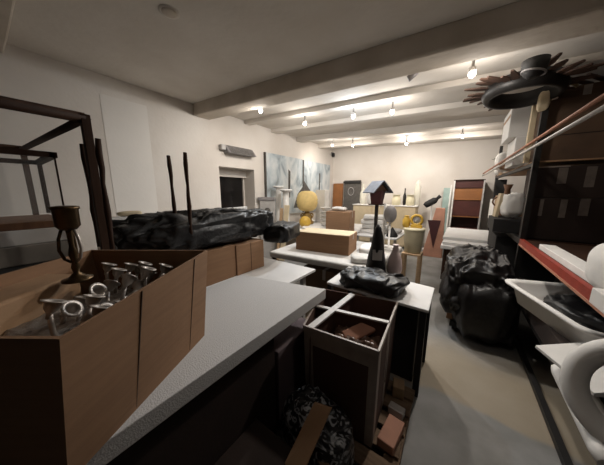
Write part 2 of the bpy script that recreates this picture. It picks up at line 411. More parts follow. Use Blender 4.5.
for x in (-.2, .42):
    for y in (4.78, 6.14): MB().box(x - .025, x + .025, y - .025, y + .025, 0, .58).build('leg', WOODD, b1)
bw = [(-.27, .50, 4.60, 6.25, .61, .67, 'bottom white board of the stack on the dark trestle'),
      (-.25, .47, 4.68, 6.30, .685, .735, 'middle white board of the stack on the dark trestle'),
      (-.27, .49, 4.95, 6.35, .75, .80, 'topmost white board of the stack on the dark trestle')]
zz = .6105
for x0, x1, y0, y1, z0, z1, lab in bw:
    o = MB().box(x0, x1, y0, y1, zz, zz + z1 - z0).build('white_board', WHITE, None, .006); zz += z1 - z0 + .0005
    tag(o, lab, 'board', 'stacked white boards')

# ------------------------------------------------------------------ polystyrene slab and what carries it
o = MB().prism([(-.815, -.55), (-.815, 1.46), (-1.60, 1.28), (-1.60, -.55)][::-1], .7705, .85).build('polystyrene_slab', POLY, None, .004)
tag(o, 'thick white speckled polystyrene slab under the big open carton', 'slab')

def carton(name, label, x0, x1, y0, y1, z0, z1, m=CARD, group=None, rot=0, tape=True, tapem=TAPE, cat='carton', labels=(), axis='y', lid_seam=True):
    c = ((x0 + x1) / 2, (y0 + y1) / 2)
    t = empty(name, (c[0], c[1], z0), label, cat, group)
    sx, sy, h = x1 - x0, y1 - y0, z1 - z0
    R = Matrix.Rotation(rot, 3, 'Z')
    def rb(mb, px, py, pz, dx, dy, dz):
        w = R @ Vector((px, py, 0)); mb.rbox((c[0] + w.x, c[1] + w.y, z0 + pz), (dx, dy, dz), (0, 0, rot)); return mb
    rb(MB(), 0, 0, h / 2, sx, sy, h).build('body', m, t, .006)
    if tape:
        tb = MB()
        if axis == 'y':
            rb(tb, 0, 0, h + .0008, .05, sy + .002, .0012); rb(tb, 0, -sy / 2 - .0006, h * .86, .05, .0012, h * .28); rb(tb, 0, sy / 2 + .0006, h * .86, .05, .0012, h * .28)
        else:
            rb(tb, 0, 0, h + .0008, sx + .002, .05, .0012); rb(tb, -sx / 2 - .0006, 0, h * .86, .0012, .05, h * .28); rb(tb, sx / 2 + .0006, 0, h * .86, .0012, .05, h * .28)
        tb.build('tape', tapem, t)
    for (side, u, v_, w_, h_, mm) in labels:    # stickers on a side: u along the face, v height
        lb = MB()
        if side == '-x': rb(lb, -sx / 2 - .001, u, v_, .002, w_, h_)
        if side == '+x': rb(lb, sx / 2 + .001, u, v_, .002, w_, h_)
        if side == '-y': rb(lb, u, -sy / 2 - .001, v_, w_, .002, h_)
        lb.build('sticker', mm, t)
    return t
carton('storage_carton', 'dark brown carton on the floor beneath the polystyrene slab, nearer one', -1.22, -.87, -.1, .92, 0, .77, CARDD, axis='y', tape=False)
carton('storage_carton', 'dusky mauve carton under the far end of the polystyrene slab', -1.22, -.86, .94, 1.36, 0, .60, MAUVE, tape=False)

# big open carton with the candelabra
def open_box(label, top, bot, zt, zb, m, cat, th=.006, name='open_carton'):
    cx = sum(p[0] for p in bot) / 4; cy = sum(p[1] for p in bot) / 4
    t = empty(name, (cx, cy, zb), label, cat)
    mb = MB()
    tcx = sum(p[0] for p in top) / 4; tcy = sum(p[1] for p in top) / 4
    def inn(p, c, k): return (p[0] + (c[0] - p[0]) * k, p[1] + (c[1] - p[1]) * k)
    k = th * 2.2 / .5
    it = [inn(p, (tcx, tcy), k) for p in top]; ib = [inn(p, (cx, cy), k) for p in bot]
    vs = [(p[0], p[1], zb) for p in bot] + [(p[0], p[1], zt) for p in top] + [(p[0], p[1], zb + th) for p in ib] + [(p[0], p[1], zt) for p in it]
    fs = [(3, 2, 1, 0), (8, 9, 10, 11)]
    for i in range(4):
        j = (i + 1) % 4
        fs += [(4 + i, 4 + j, 12 + j, 12 + i)]
    mb.add(vs, fs)
    V3 = [Vector(v) for v in vs]
    for i in range(4):          # side walls as fine grids so the splayed cardboard curves smoothly
        j = (i + 1) % 4
        for (c0, c1, c2, c3) in ((i, j, 4 + j, 4 + i), (8 + j, 8 + i, 12 + i, 12 + j)):
            n_ = 10; gv = []
            for u in range(n_ + 1):
                for w in range(n_ + 1):
                    gv.append(V3[c0].lerp(V3[c1], u / n_).lerp(V3[c3].lerp(V3[c2], u / n_), w / n_))
            mb.add(gv, [(u * (n_ + 1) + w, (u + 1) * (n_ + 1) + w, (u + 1) * (n_ + 1) + w + 1, u * (n_ + 1) + w + 1) for u in range(n_) for w in range(n_)], True)
    # weld so that it is one shell
    idx = {}; nv = []; mp_ = []
    for v in mb.v:
        k_ = (round(v.x, 5), round(v.y, 5), round(v.z, 5))
        if k_ not in idx: idx[k_] = len(nv); nv.append(v)
        mp_.append(idx[k_])
    mb.v = nv; mb.f = [[mp_[i] for i in f] for f in mb.f]; mb.sm = [False] * len(mb.f)
    mb.build('body', m, t)
    return t
A = (-.61, .045); B = (-1.0, .60); C_ = (-1.47, .27); D_ = (-1.08, -.285)
Ab = (-.765, .02); Bb = (-1.05, .575); Cb = (-1.45, .30); Db = (-1.15, -.25)
ob = open_box('big open brown carton full of silvery candelabra on the polystyrene slab', [D_, A, B, C_], [Db, Ab, Bb, Cb], 1.32, .8505, CARD, 'carton')
# crease line and inner liner on its long side
def lerp(a, b, t): return tuple(a[i] + (b[i] - a[i]) * t for i in range(len(a)))
nrm = Vector((.82, .57, .15)).normalized() * .0025
for t in (.33, .80):
    p0 = Vector((*lerp(Ab, Bb, t), .86)); p1 = Vector((*lerp(A, B, t), 1.315))
    d = Vector((-.39, .555, 0)).normalized() * .0015
    MB().add([p0 - d + nrm, p0 + d + nrm, p1 + d + nrm, p1 - d + nrm, p0 - d - nrm, p0 + d - nrm, p1 + d - nrm, p1 - d - nrm],
           [(0, 1, 2, 3), (7, 6, 5, 4), (0, 3, 7, 4), (1, 5, 6, 2), (3, 2, 6, 7), (0, 4, 5, 1)]).build('crease', CARDB, ob)
# loose flap of the carton folded out towards the tray
MB().hexa([(-1.10, -.27, 1.30), (-1.46, .20, 1.30), (-1.62, .08, 1.20), (-1.30, -.36, 1.20), (-1.10, -.27, 1.306), (-1.46, .20, 1.306), (-1.62, .08, 1.206), (-1.30, -.36, 1.206)]).build('flap', CARDL, ob)

o = MB().crumple((-1.06, .16, 1.02), (.50, .38, .37), math.radians(125), .5, .22, 8, 5, 80, 40, .858).build('bubble_wrap', BUBBLE, None)
tag(o, 'crumpled grey bubble wrap lining the big open carton', 'packing')
o = MB().prism([(-1.36, .10), (-1.16, -.16), (-1.04, -.08), (-1.24, .18)], 1.16, 1.275).build('wrapped_parcel', CARDL, None, .01)
tag(o, 'tan paper parcel lying in the back of the big open carton', 'parcel')

def cup(p, ax, r=.022, h=.03):
    M = Vector(ax).to_track_quat('Z', 'Y').to_matrix()
    return MB().lathe([(r * .25, -.015), (r * .35, 0), (r * .8, h * .4), (r, h), (r * 1.35, h * 1.02), (r * 1.35, h * 1.1), (r * .85, h * 1.08), (r * .6, h * .5), (.002, h * .3)], p, 14, M)
def candelabrum(loc, rot, label, arms=4, H=.26, R=.12, m=SILVER, sc_=1.):
    """built lying or standing: stem + curved arms + cups, rotated as a whole"""
    t = empty('candelabrum', loc, label, 'candelabrum', None if m is BRASS else 'pewter candelabra in the carton')
    M = Euler(rot).to_matrix(); o0 = Vector(loc)
    def T(p): return o0 + M @ (Vector(p) * sc_)
    mb = MB(); pr = [(.055, 0), (.055, .008), (.03, .018), (.012, .03), (.016, .06), (.009, .08), (.013, .12), (.008, .14), (.014, H * .75), (.008, H)]
    c = MB().lathe(pr, (0, 0, 0), 16); mb.add([T(v) for v in c.v], c.f, True); mb.build('stem', m, t)
    for k in range(arms):
        a = 2 * PI * k / arms + .4
        pts = [(math.cos(a) * R * s, math.sin(a) * R * s, H * .6 + R * (.55 * s * s - .5 * math.sin(PI * s))) for s in [i / 8 for i in range(9)]]
        am = MB().tube([T(p) for p in pts], .0065, 8).build('arm', m, t)
        cup(T(pts[-1]), M @ Vector((0, 0, 1)), .021 * sc_, .032 * sc_).build('candle_cup', m, am)
    cup(T((0, 0, H)), M @ Vector((0, 0, 1)), .021 * sc_, .032 * sc_).build('candle_cup', m, t)
    return t
for (lx, ly, rx, ry, rz, n_, lab) in (
        (-1.08, .10, -.3, .95, .2, 5, 'pewter candelabrum in front of the dark brass lamp in the open carton'),
        (-.97, .21, -.7, .5, 1.2, 5, 'pewter candelabrum nearest the long carton side, beside its crease'),
        (-1.19, .27, .15, .35, 2.0, 4, 'pewter candelabrum just behind the dark brass lamp in the open carton'),
        (-1.08, .35, -.20, .40, .9, 5, 'pewter candelabrum at the far end of the open carton'),
        (-.90, .08, .35, .25, 2.8, 4, 'pewter candelabrum low at the near rim of the open carton')):
    candelabrum((lx, ly, 1.10), (rx, ry, rz), lab, n_, H=.16, R=.085)
# dark brass candlestick with its shade, standing above the rest
bx, by, bz = -1.15, .160, 1.276
bt = empty('brass_candlestick', (bx, by, bz), 'tall dark brass lamp with round shade rising from the open carton', 'lamp')
MB().lathe([(.045, 0), (.045, .006), (.026, .012), (.009, .03), (.013, .05), (.008, .07), (.014, .10), (.008, .13), (.009, .18), (.012, .2)], (bx, by, bz), 20).build('stem', BRASS, bt)
MB().lathe([(.022, .19), (.034, .205), (.035, .262), (.040, .266), (.038, .274), (.022, .276)], (bx, by, bz), 24).build('lamp_shade', BRASS, bt)
for k in range(3):
    a = k * 2 * PI / 3 + .6
    MB().tube([(bx + math.cos(a) * r, by + math.sin(a) * r, bz + z) for r, z in ((.008, .07), (.024, .085), (.034, .12), (.03, .16), (.02, .19))], .005, 8).build('bracket', SILVER if k == 0 else BRASS, bt)
# white paper cones & cups near left of box
o = MB().lathe([(.03, 0), (.022, .02), (.006, .05), (.002, .052)], (-1.13, -.04, 1.215), 14, Matrix.Rotation(.5, 3, 'X')).build('paper_cone', WHITEM, None)
tag(o, 'small white paper cone among candelabra in the open carton', 'paper')

# ------------------------------------------------------------------ left: tall frame, glass case, wrapped bundle
ft = empty('display_stand', (-2.9, -.1, .77), 'tall dark wooden display frame standing over the glass case', 'frame')
x1, y1, zt = -1.90, .418, 2.055
x0, y0 = -3.75, -.75
for (px, py) in ((x1, y1), (x1, y0), (x0, y1 - .12), (x0, y0)):
    MB().box(px - .022, px + .022, py - .022, py + .022, .7705, zt).build('post', WOODD, ft, .003)
for (a, b) in (((x1, y0), (x1, y1)), ((x0, y0), (x0, y1 - .12)), ((x0, y1 - .12), (x1, y1)), ((x0, y0), (x1, y0))):
    MB().tube([(a[0], a[1], zt - .02), (b[0], b[1], zt - .02)], .03, 4).build('rail', WOODD, ft)

gx0, gx1, gy0, gy1 = -2.62, -2.0, -.45, .275
o = carton('storage_carton', 'pale grey carton beneath the white plinth of the glass case', -2.75, -1.99, -.5, .33, .7705, 1.18, CARDL, tape=False)
o = MB().box(-2.4, -1.80, -.45, .32, 1.1805, 1.195).build('tray', BLACKM, None, .004); tag(o, 'flat black tray edge below grey felt pad beside open carton', 'tray')
o = MB().box(-2.70, -1.97, -.5, .30, 1.196, 1.305).build('felt_block', FELT, None, .006); tag(o, 'flat grey felt-covered block beneath the white plinth', 'block')
o = MB().box(-2.68, -1.99, -.5, .29, 1.306, 1.39).build('plinth', WHITEM, None, .004); tag(o, 'low white plinth carrying the small glass case', 'plinth')
gt = empty('glass_case', (-2.3, -.1, 1.3905), 'small glass vitrine with dark wooden edges on the white plinth', 'display case')
gz0, gz1 = 1.3905, 1.83
MB().box(gx0, gx1, gy0, gy1, gz0, gz0 + .04).build('base', WOODM, gt, .004)
for a, b in ((gx0, gy0), (gx1, gy0), (gx0, gy1), (gx1, gy1)):
    w = .004 if a == gx1 else .012
    MB().box(a - w, a + w, b - w, b + w, gz0 + .05, gz1 - .03).build('post', WOODD, gt)
tp = MB()
for a in ((gx0 - .012, gx1 + .012, gy0 - .012, gy0 + .02), (gx0 - .012, gx1 + .012, gy1 - .02, gy1 + .012), (gx0 - .012, gx0 + .02, gy0, gy1), (gx1 - .02, gx1 + .012, gy0, gy1)):
    tp.box(a[0], a[1], a[2], a[3], gz1 - .03, gz1)
tp.build('top_frame', WOODD, gt)
for nm, a in (('pane', (gx1 - .003, gx1, gy0, gy1)), ('pane', (gx0, gx0 + .003, gy0, gy1)), ('pane', (gx0, gx1, gy1 - .003, gy1))):
    MB().box(a[0], a[1], a[2], a[3], gz0 + .05, gz1 - .03).build(nm, LGLASS, gt)

carton('storage_carton', 'brown carton under the black wrap, the nearest one beside the tall frame', -2.5, -1.80, .52, .98, .7705, 1.10, CARD, tape=False)
carton('storage_carton', 'brown carton under the black wrap, in the middle of its row', -2.5, -1.785, .985, 1.36, .7705, 1.09, CARD, tape=False)
carton('storage_carton', 'brown carton under the black wrap, at the far end of its row', -2.5, -1.775, 1.365, 1.74, .7705, 1.08, CARD, tape=False, labels=(('+x', .0, .16, .004, .3, CARDD),))
wt = empty('wrapped_bundle', (-2.15, 1.3, 1.1), 'long bundle in shiny black plastic on the brown cartons, four dark legs sticking up', 'bundle')
MB().crumple((-2.10, 1.27, 1.255), (.70, 1.62, .36), 0, .5, .38, 5, 11, 150, 60, 1.104, fold=(1.5, .8, 1)).build('plastic_wrap', BLACKP, wt)
MB().crumple((-1.80, 2.10, 1.12), (.34, .60, .25), .3, .5, .3, 6, 4, 60, 30, 1.03).build('bundle_end', BLACKP, wt)
# four dark legs stick up out of the wrap (an upturned stool packed inside)
for (x, y) in ((-1.71, .415), (-1.98, .405), (-1.765, .935), (-2.02, .93)):
    pts = []
    for k in range(9):
        t = k / 8; pts.append((x + (rnd.random() - .5) * .006 + (-1.87 - x) * .12 * (1 - t), y + (rnd.random() - .5) * .006, 1.24 + .655 * t))
    MB().tube(pts, [.014 - .003 * math.sin(k * 1.6) for k in range(9)], 9).build('leg', WOODD, wt)
# white things on the far side of the bundle
o = MB().box(-2.62, -2.52, .52, 1.74, .7705, 1.375).build('white_board', WHITEM, None, .004); tag(o, 'long white board standing on edge behind the wrapped bundle', 'board')
o = MB().crumple((-2.57, .78, 1.400), (.09, .2, .05), 0, .6, .1, 6, 3, 24, 14, 1.3765).build('paper_bundle', CREAMD, None); tag(o, 'flat cream paper bundle beside the dark stool legs', 'paper')
o = MB().box(-2.50, -2.46, 1.80, 2.12, .7705, 1.40).build('white_box', WHITEM, None, .006); tag(o, 'white upright box end showing behind the wrapped bundle by the window', 'box')

# ------------------------------------------------------------------ middle: cartons and odds on the covered table
lcr = carton('long_carton', 'long low brown carton with pale lid on the padded table', -2.03, -1.22, 2.68, 3.10, .7505, 1.02, CARD, rot=math.radians(8), axis='x')

MB().rbox((-1.625, 2.89, 1.0235), (.80, .41, .003), (0, 0, math.radians(8))).build('lid', CREAMD, lcr, .001)
o = MB().crumple((-1.02, 3.08, .81), (.30, .46, .13), .2, .6, .25, 5, 51, 50, 26, .7505).build('white_cloth', WHITEM, None); tag(o, 'crumpled white cloth on the padded table beside the long carton', 'cloth')
o = MB().crumple((-.98, 2.62, .79), (.26, .28, .09), .5, .6, .3, 6, 52, 50, 26, .7505).build('white_cloth', PADW, None); tag(o, 'small white cloth on padded table corner just behind the black cone', 'cloth')
carton('storage_carton', 'brown carton on the floor under the padded table', -1.85, -1.15, 2.62, 3.3, 0, .52, CARDB)
o = MB().rbox((-1.0, 2.72, .30), (.09, .05, .60), (0, 0, .3)).build('wooden_offcut', WOODM, None, .004); tag(o, 'upright brown wooden offcut beneath the padded table edge', 'wood')
# black bag & cone on folding table
o = MB().crumple((-.60, 1.94, .815), (.60, .40, .185), .05, .55, .5, 6, 21, 110, 50, .7505).build('plastic_bag', BLACKP, None)
tag(o, 'lumpy shiny black plastic bag lying on the white table', 'bag')
ct = empty('black_cone', (-.66, 2.20, .7505), 'tall pointed black plastic cone with a grey label on the table', 'cone')
pr = [(.105, 0), (.10, .08), (.085, .2), (.062, .32), (.05, .42), (.03, .5), (.012, .535), (.002, .54)]
m_ = MB().lathe(pr, (-.66, 2.20, .7505), 28)
for v_ in m_.v:
    k = 1 + .14 * noise.noise(Vector((v_.x * 14, v_.y * 14, v_.z * 5))); v_.x = -.66 + (v_.x + .66) * k; v_.y = 2.2 + (v_.y - 2.2) * k
m_.build('body', BLACKP, ct)
MB().rbox((-.632, 2.128, 1.00), (.09, .004, .10), (-.25, 0, .3)).build('sticker', GREYL, ct)
vt = MB().lathe([(.04, 0), (.055, .05), (.07, .13), (.06, .22), (.035, .29), (.022, .34), (.03, .36), (.02, .36)], (-.485, 2.20, .7505), 24).build('vase', PALEPINK, None)
tag(vt, 'pale pink round vase half hidden behind the black cone', 'vase')

mt = empty('table_mirror', (-.86, 3.42, .7505), 'grey oval mirror back on a white stand behind the black cone', 'mirror')
MB().lathe([(.09, 0), (.09, .015), (.015, .03), (.012, .45)], (-.86, 3.42, .7505), 18).build('stand', WHITEM, mt)
MB().lathe([(.005, -.02), (.09, -.016), (.095, 0), (.09, .016), (.005, .02)], (-.86, 3.40, 1.285), 28, Matrix.Rotation(PI / 2, 3, 'X') , sx=.95, sy=1.35).build('oval_plate', GREY, mt)
o = MB().tube([(-.965, 3.5, .7505), (-.965, 3.5, 1.43)], .022, 10).build('white_pole', WHITEM, None); tag(o, 'upright white pole just beside the grey oval mirror', 'pole')

# birdhouse lantern on a post
ht = empty('birdhouse', (-1.10, 3.52, .7505), 'dark birdhouse lantern with slate pitched roof on a black post', 'birdhouse')
hx, hy = -1.10, 3.52
MB().lathe([(.09, 0), (.09, .02), (.03, .04), (.022, .05)], (hx, hy, .7505), 16).build('base', METALB, ht)
MB().box(hx - .022, hx + .022, hy - .022, hy + .022, .78, 1.42).build('post', METALB, ht)
MB().hexa([(hx - .07, hy - .07, 1.42), (hx + .07, hy - .07, 1.42), (hx + .07, hy + .07, 1.42), (hx - .07, hy + .07, 1.42),
           (hx - .095, hy - .09, 1.62), (hx + .095, hy - .09, 1.62), (hx + .095, hy + .09, 1.62), (hx - .095, hy + .09, 1.62)]).build('house', MAROON, ht, .004)
MB().box(hx - .10, hx + .10, hy - .10, hy + .10, 1.405, 1.42).build('floor_plate', WOODD, ht)
# ridge runs across, gable towards the right
R_ = math.radians(35)
RZ = math.radians(-38)
for s_ in (-1, 1):
    c = Vector((hx, hy, 1.675)) + Matrix.Rotation(RZ, 3, 'Z') @ Vector((0, s_ * .085, 0))
    MB().rbox(c, (.30, .24, .016), (s_ * -math.radians(47), 0, RZ)).build('roof_panel', SLATE, ht, .003)
MB().add([Vector((hx, hy, 0)) + Matrix.Rotation(RZ, 3, 'Z') @ Vector(p) for p in
          [(.10, -.12, 1.61), (.10, .12, 1.61), (.10, 0, 1.72), (-.10, -.12, 1.61), (-.10, .12, 1.61), (-.10, 0, 1.72)]],
         [(0, 1, 2), (5, 4, 3), (0, 3, 4, 1), (1, 4, 5, 2), (2, 5, 3, 0)]).build('gable', WOODD, ht)

# white linen on the side table
zz = .7505
for k, (dx, h) in enumerate(((0, .10), (.03, .09), (-.02, .10), (.02, .08))):
    o = MB().rbox((-1.50 + dx, 4.75, zz + h / 2), (.50, .40, h), (0, 0, .1 * k)).build('folded_linen', WHITEM if k != 1 else PADW, None, .025, 3); zz += h + .0005
    tag(o, ['bottom of the folded white linen pile behind the birdhouse post', 'second lowest folded linen of the pile behind the birdhouse post', 'third folded white linen up the pile behind the birdhouse post', 'topmost folded white linen of the pile behind the birdhouse post'][k], 'linen', 'folded linen pile')
o = MB().crumple((-1.12, 4.9, .80), (.26, .3, .10), 0, .6, .2, 5, 2, 40, 20, .7505).build('grey_cloth', GREYL, None); tag(o, 'crumpled pale grey cloth between birdhouse post and oval mirror', 'cloth')
o = MB().lathe([(.10, 0), (.11, .02), (.06, .10), (.02, .16), (.01, .18)], (-1.08, 4.5, .7505), 20).build('dark_funnel', BLACKM, None); tag(o, 'small dark funnel behind the black birdhouse post', 'funnel')

# second carton with paper on top, display table
carton('small_carton', 'squarish brown carton topped with white paper, behind the long carton', -2.36, -1.86, 4.12, 4.58, .7505, 1.205, CARD, rot=math.radians(10), axis='x')
o = MB().crumple((-2.16, 4.38, 1.248), (.34, .36, .10), .2, .7, .35, 6, 8, 50, 26, 1.2075).build('crumpled_paper', WHITEM, None); tag(o, 'crumpled white paper lying on top of the squarish carton', 'paper')
# yellow lantern on gilt stand
lt = empty('table_lamp', (-3.42, 5.0, .7505), 'round yellow paper lantern lamp on an ornate gilt stand', 'lamp')
MB().lathe([(.17, 0), (.19, .05), (.12, .12), (.16, .2), (.07, .3), (.05, .36)], (-3.42, 5.0, .7505), 20).build('stand', GOLD, lt)
pr = []
for k in range(19):
    a = -PI / 2 + PI * k / 18
    pr.append((max(.03, .285 * math.cos(a) ** .6 * (1 + .02 * math.cos(k * PI)) if math.cos(a) > 1e-3 else .03), 1.36 - .7505 + .27 * math.sin(a)))
MB().lathe(pr, (-3.42, 5.0, .7505), 28).build('lamp_shade', YEL, lt)
for k in range(6):
    a = k * PI / 3
    MB().torus((-3.42 + .14 * math.cos(a), 5.0 + .14 * math.sin(a), .98), .05, .014, Matrix.Rotation(PI / 2, 3, 'X') @ Matrix.Rotation(a, 3, 'Y'), 16, 6).build('scroll', GOLD, lt)
pr = [(.14 * math.cos(a), .14 * math.sin(a)) for a in [(-85 + 10 * k) * PI / 180 for k in range(18)]]
o = MB().lathe(pr, (-3.08, 4.42, .89), 24).build('yellow_ball', YEL2, None); tag(o, 'yellow ball on the white table below the paper lantern', 'ball')
o = MB().lathe([(.13, 0), (.14, .015), (.24, .05), (.25, .055), (.24, .06), (.1, .03)], (-2.78, 4.30, .7505), 28).build('white_platter', WHITEM, None); tag(o, 'wide white platter near the yellow ball', 'platter')
for k in range(5):
    o = MB().lathe([(.06, 0), (.08, .01), (.13, .085), (.135, .09), (.125, .092), (.07, .02)], (-2.83, 4.95, .7505 + k * .094), 24).build('white_bowl', WHITEM, None)
    tag(o, ['lowest white bowl of the stack beside the yellow lantern', 'second white bowl from the bottom of the stack by the lantern', 'middle white bowl of the stack beside the yellow lantern', 'second white bowl from the top of the stack by the lantern', 'topmost white bowl of the stack beside the yellow lantern'][k], 'bowl', 'stacked white bowls')
for k in range(3):
    o = MB().lathe([(.06, 0), (.075, .01), (.11, .085), (.115, .09), (.105, .092), (.06, .02)], (-2.52, 4.88, .7505 + k * .094), 24).build('white_bowl', GREYL, None)
    tag(o, ['lowest pale grey bowl in the short stack beside the squarish carton', 'middle pale grey bowl in the short stack beside the squarish carton', 'topmost pale grey bowl in the short stack beside the squarish carton'][k], 'bowl', 'stacked grey bowls')
o = MB().box(-3.42, -3.12, 5.42, 5.66, .7505, 1.66).build('white_column', WHITEM, None, .008); tag(o, 'tall plain white box column just behind the yellow lantern', 'column')
def pedestal(x, y, zt, r, label):
    t = empty('pedestal_stand', (x, y, .7505), label, 'stand')
    MB().lathe([(r * .8, 0), (r * .8, .03), (r * .5, .05), (r * .5, zt - .7505 - .08), (r * .55, zt - .7505 - .05)], (x, y, .7505), 20).build('column', WHITEM, t)
    MB().lathe([(r * .6, zt - .7505 - .05), (r, zt - .7505 - .03), (r, zt - .7505), (r * .9, zt - .7505 + .004)], (x, y, .7505), 20).build('top_disc', WHITE, t)
pedestal(-3.72, 4.2, 1.74, .13, 'slim white pedestal with a flat disc top, taller of the two')
pedestal(-3.42, 4.12, 1.66, .15, 'broad white pedestal with a flat disc top, shorter of the two')
pb = empty('picture_box', (-3.75, 3.85, 0), 'pale grey box with a dark oval picture beside the window', 'box')
MB().rbox((-3.77, 3.86, .70), (.36, .05, 1.40), (0, 0, .55)).build('panel', GREYL, pb, .008)
MB().lathe([(.07, 0), (.07, .006), (.002, .007)], (-3.745, 3.83, 1.17), 18, Matrix.Rotation(.55, 3, 'Z') @ Matrix.Rotation(PI / 2, 3, 'X')).build('oval_picture', GREYD, pb)
MB().rbox((-3.80, 3.865, 1.44), (.40, .12, .08), (0, 0, .55)).build('lid', GREY, pb, .01)
o = MB().rbox((-3.32, 3.93, .66), (.12, .04, 1.30), (-.05, .10, .5)).build('gilded_board', CREAMD, None, .005); tag(o, 'narrow gilded cream panel leaning beside the white pedestals', 'panel')
o = MB().rbox((-3.42, 3.87, .62), (.07, .04, 1.24), (-.05, .10, .5)).build('wooden_batten', WOODL, None, .004); tag(o, 'thin pale wooden slat leaning next to the gilded cream panel', 'slat')

# things on the back wall
o = MB().hexa([(-3.94, 7.36, 0), (-3.55, 7.36, 0), (-3.55, 7.40, 0), (-3.94, 7.40, 0), (-3.94, 7.44, 1.9), (-3.55, 7.44, 1.9), (-3.55, 7.48, 1.9), (-3.94, 7.48, 1.9)]).build('wooden_board', CABOR, None, .006); tag(o, 'plain brown wooden panel leaning in the far corner', 'panel')
dp = empty('framed_picture', (-3.2, 7.3, 0), 'dark framed picture panel leaning against the far wall', 'panel')
MB().rbox((-3.18, 7.36, 1.0), (.60, .04, 1.98), (-.03, 0, 0)).build('panel', GREYD, dp)
MB().rbox((-3.18, 7.335, 1.93), (.62, .03, .06), (-.03, 0, 0)).build('frame', BLACKM, dp)
MB().torus((-3.2, 7.332, 1.62), .13, .012, Matrix.Rotation(PI / 2, 3, 'X'), 24, 6, .8).build('oval_moulding', GREYL, dp)
sh = empty('tall_cabinet', (-2.35, 6.9, 0), 'low cream cabinet at the far wall carrying pale vases', 'cabinet')
MB().box(-2.85, -1.05, 6.75, 7.15, .06, 1.20).build('body', CREAMD, sh, .006)
MB().box(-2.87, -1.03, 6.73, 7.17, 1.20, 1.225).build('worktop', WHITEM, sh, .004)
for x in (-2.8, -1.1):
    for y in (6.8, 7.1): MB().box(x - .03, x + .03, y - .03, y + .03, 0, .06).build('leg', WOODD, sh)
for k in range(3): MB().box(-2.83 + k * .6, -2.26 + k * .6, 6.735, 6.75, .1, 1.17).build('door', CREAMD, sh, .003)
def vase(x, y, z, h, r, m, label, group='vases on the cream cabinet', neck=.35):
    o = MB().lathe([(r * .7, 0), (r, h * .15), (r, h * .55), (r * neck, h * .75), (r * neck, h * .95), (r * neck * 1.3, h), (r * neck * .8, h * 1.0)], (x, y, z), 18).build('vase', m, None)
    return tag(o, label, 'vase', group)
vase(-2.62, 6.95, 1.2255, .62, .10, VGLASS, 'cloudy glass vase beside the dark framed panel')
vase(-2.38, 6.95, 1.2255, .50, .09, GREYL, 'pale grey slim vase, second from the dark framed panel')
vase(-2.16, 6.95, 1.2255, .55, .10, CREAMD, 'beige vase on the cabinet next to the birdhouse')
vase(-1.62, 6.95, 1.2255, .30, .12, CREAM, 'squat cream jar on the cabinet right of the birdhouse', neck=.8)
vase(-1.42, 7.05, 1.2255, .48, .045, BLACKM, 'thin dark bottle on the cabinet above the oval mirror')
vase(-1.24, 6.92, 1.2255, .30, .11, CREAM, 'cream jar on the cabinet beside the thin dark bottle', neck=.8)
o = MB().lathe([(.085, 0), (.085, .5), (.05, .6), (.05, .68), (.04, .68)], (-1.10, 7.07, 1.2255), 16).build('vase', VGLASS, None)
tag(o, 'tall cloudy glass bottle at the right end of the cabinet', 'vase', 'vases on the cream cabinet')

# cream tub on a stool, with two yellow things
stl = empty('wooden_stool', (-.62, 4.0, 0), 'pale wooden stool under the cream plastic tub', 'stool')
MB().box(-.76, -.48, 3.86, 4.14, .59, .62).build('seat', WOODL, stl, .006)
for x in (-.74, -.50):
    for y in (3.88, 4.12): MB().box(x - .02, x + .02, y - .02, y + .02, 0, .59).build('leg', WOODL, stl)
tb = empty('plastic_tub', (-.62, 4.0, .6205), 'cream plastic tub with a lid on the pale stool', 'tub')
MB().lathe([(.11, 0), (.125, .02), (.15, .36), (.155, .37)], (-.62, 4.0, .6205), 28).build('tub_body', CREAM, tb)
MB().lathe([(.16, .37), (.165, .375), (.165, .40), (.15, .41), (.02, .415)], (-.62, 4.0, .6205), 28).build('lid', CREAM, tb)
o = MB().lathe([(.045, 0), (.06, .03), (.06, .12), (.035, .16), (.035, .18), (.04, .19), (.02, .19)], (-.745, 3.98, 1.033), 18).build('yellow_jar', YEL2, None); tag(o, 'golden yellow jar on the tub lid next to the oval mirror', 'jar')
ck = empty('yellow_clock', (-.58, 3.97, 1.033), 'yellow arched desk clock with white face on the tub lid', 'clock')
MB().torus((-.59, 3.96, 1.16), .075, .022, Matrix.Rotation(PI / 2, 3, 'X'), 28, 10).build('rim', YEL2, ck)
MB().lathe([(.07, 0), (.07, .02), (.003, .022)], (-.59, 3.97, 1.16), 24, Matrix.Rotation(PI / 2, 3, 'X')).build('face', GREYL, ck)
MB().rbox((-.59, 3.97, 1.06), (.17, .07, .05)).build('base', YEL2, ck, .006)
o = MB().box(-.70, -.60, 3.22, 3.34, 0, .36).build('wood_block', WOODL, None, .006); tag(o, 'pale wooden block on the floor beside the padded table', 'block')
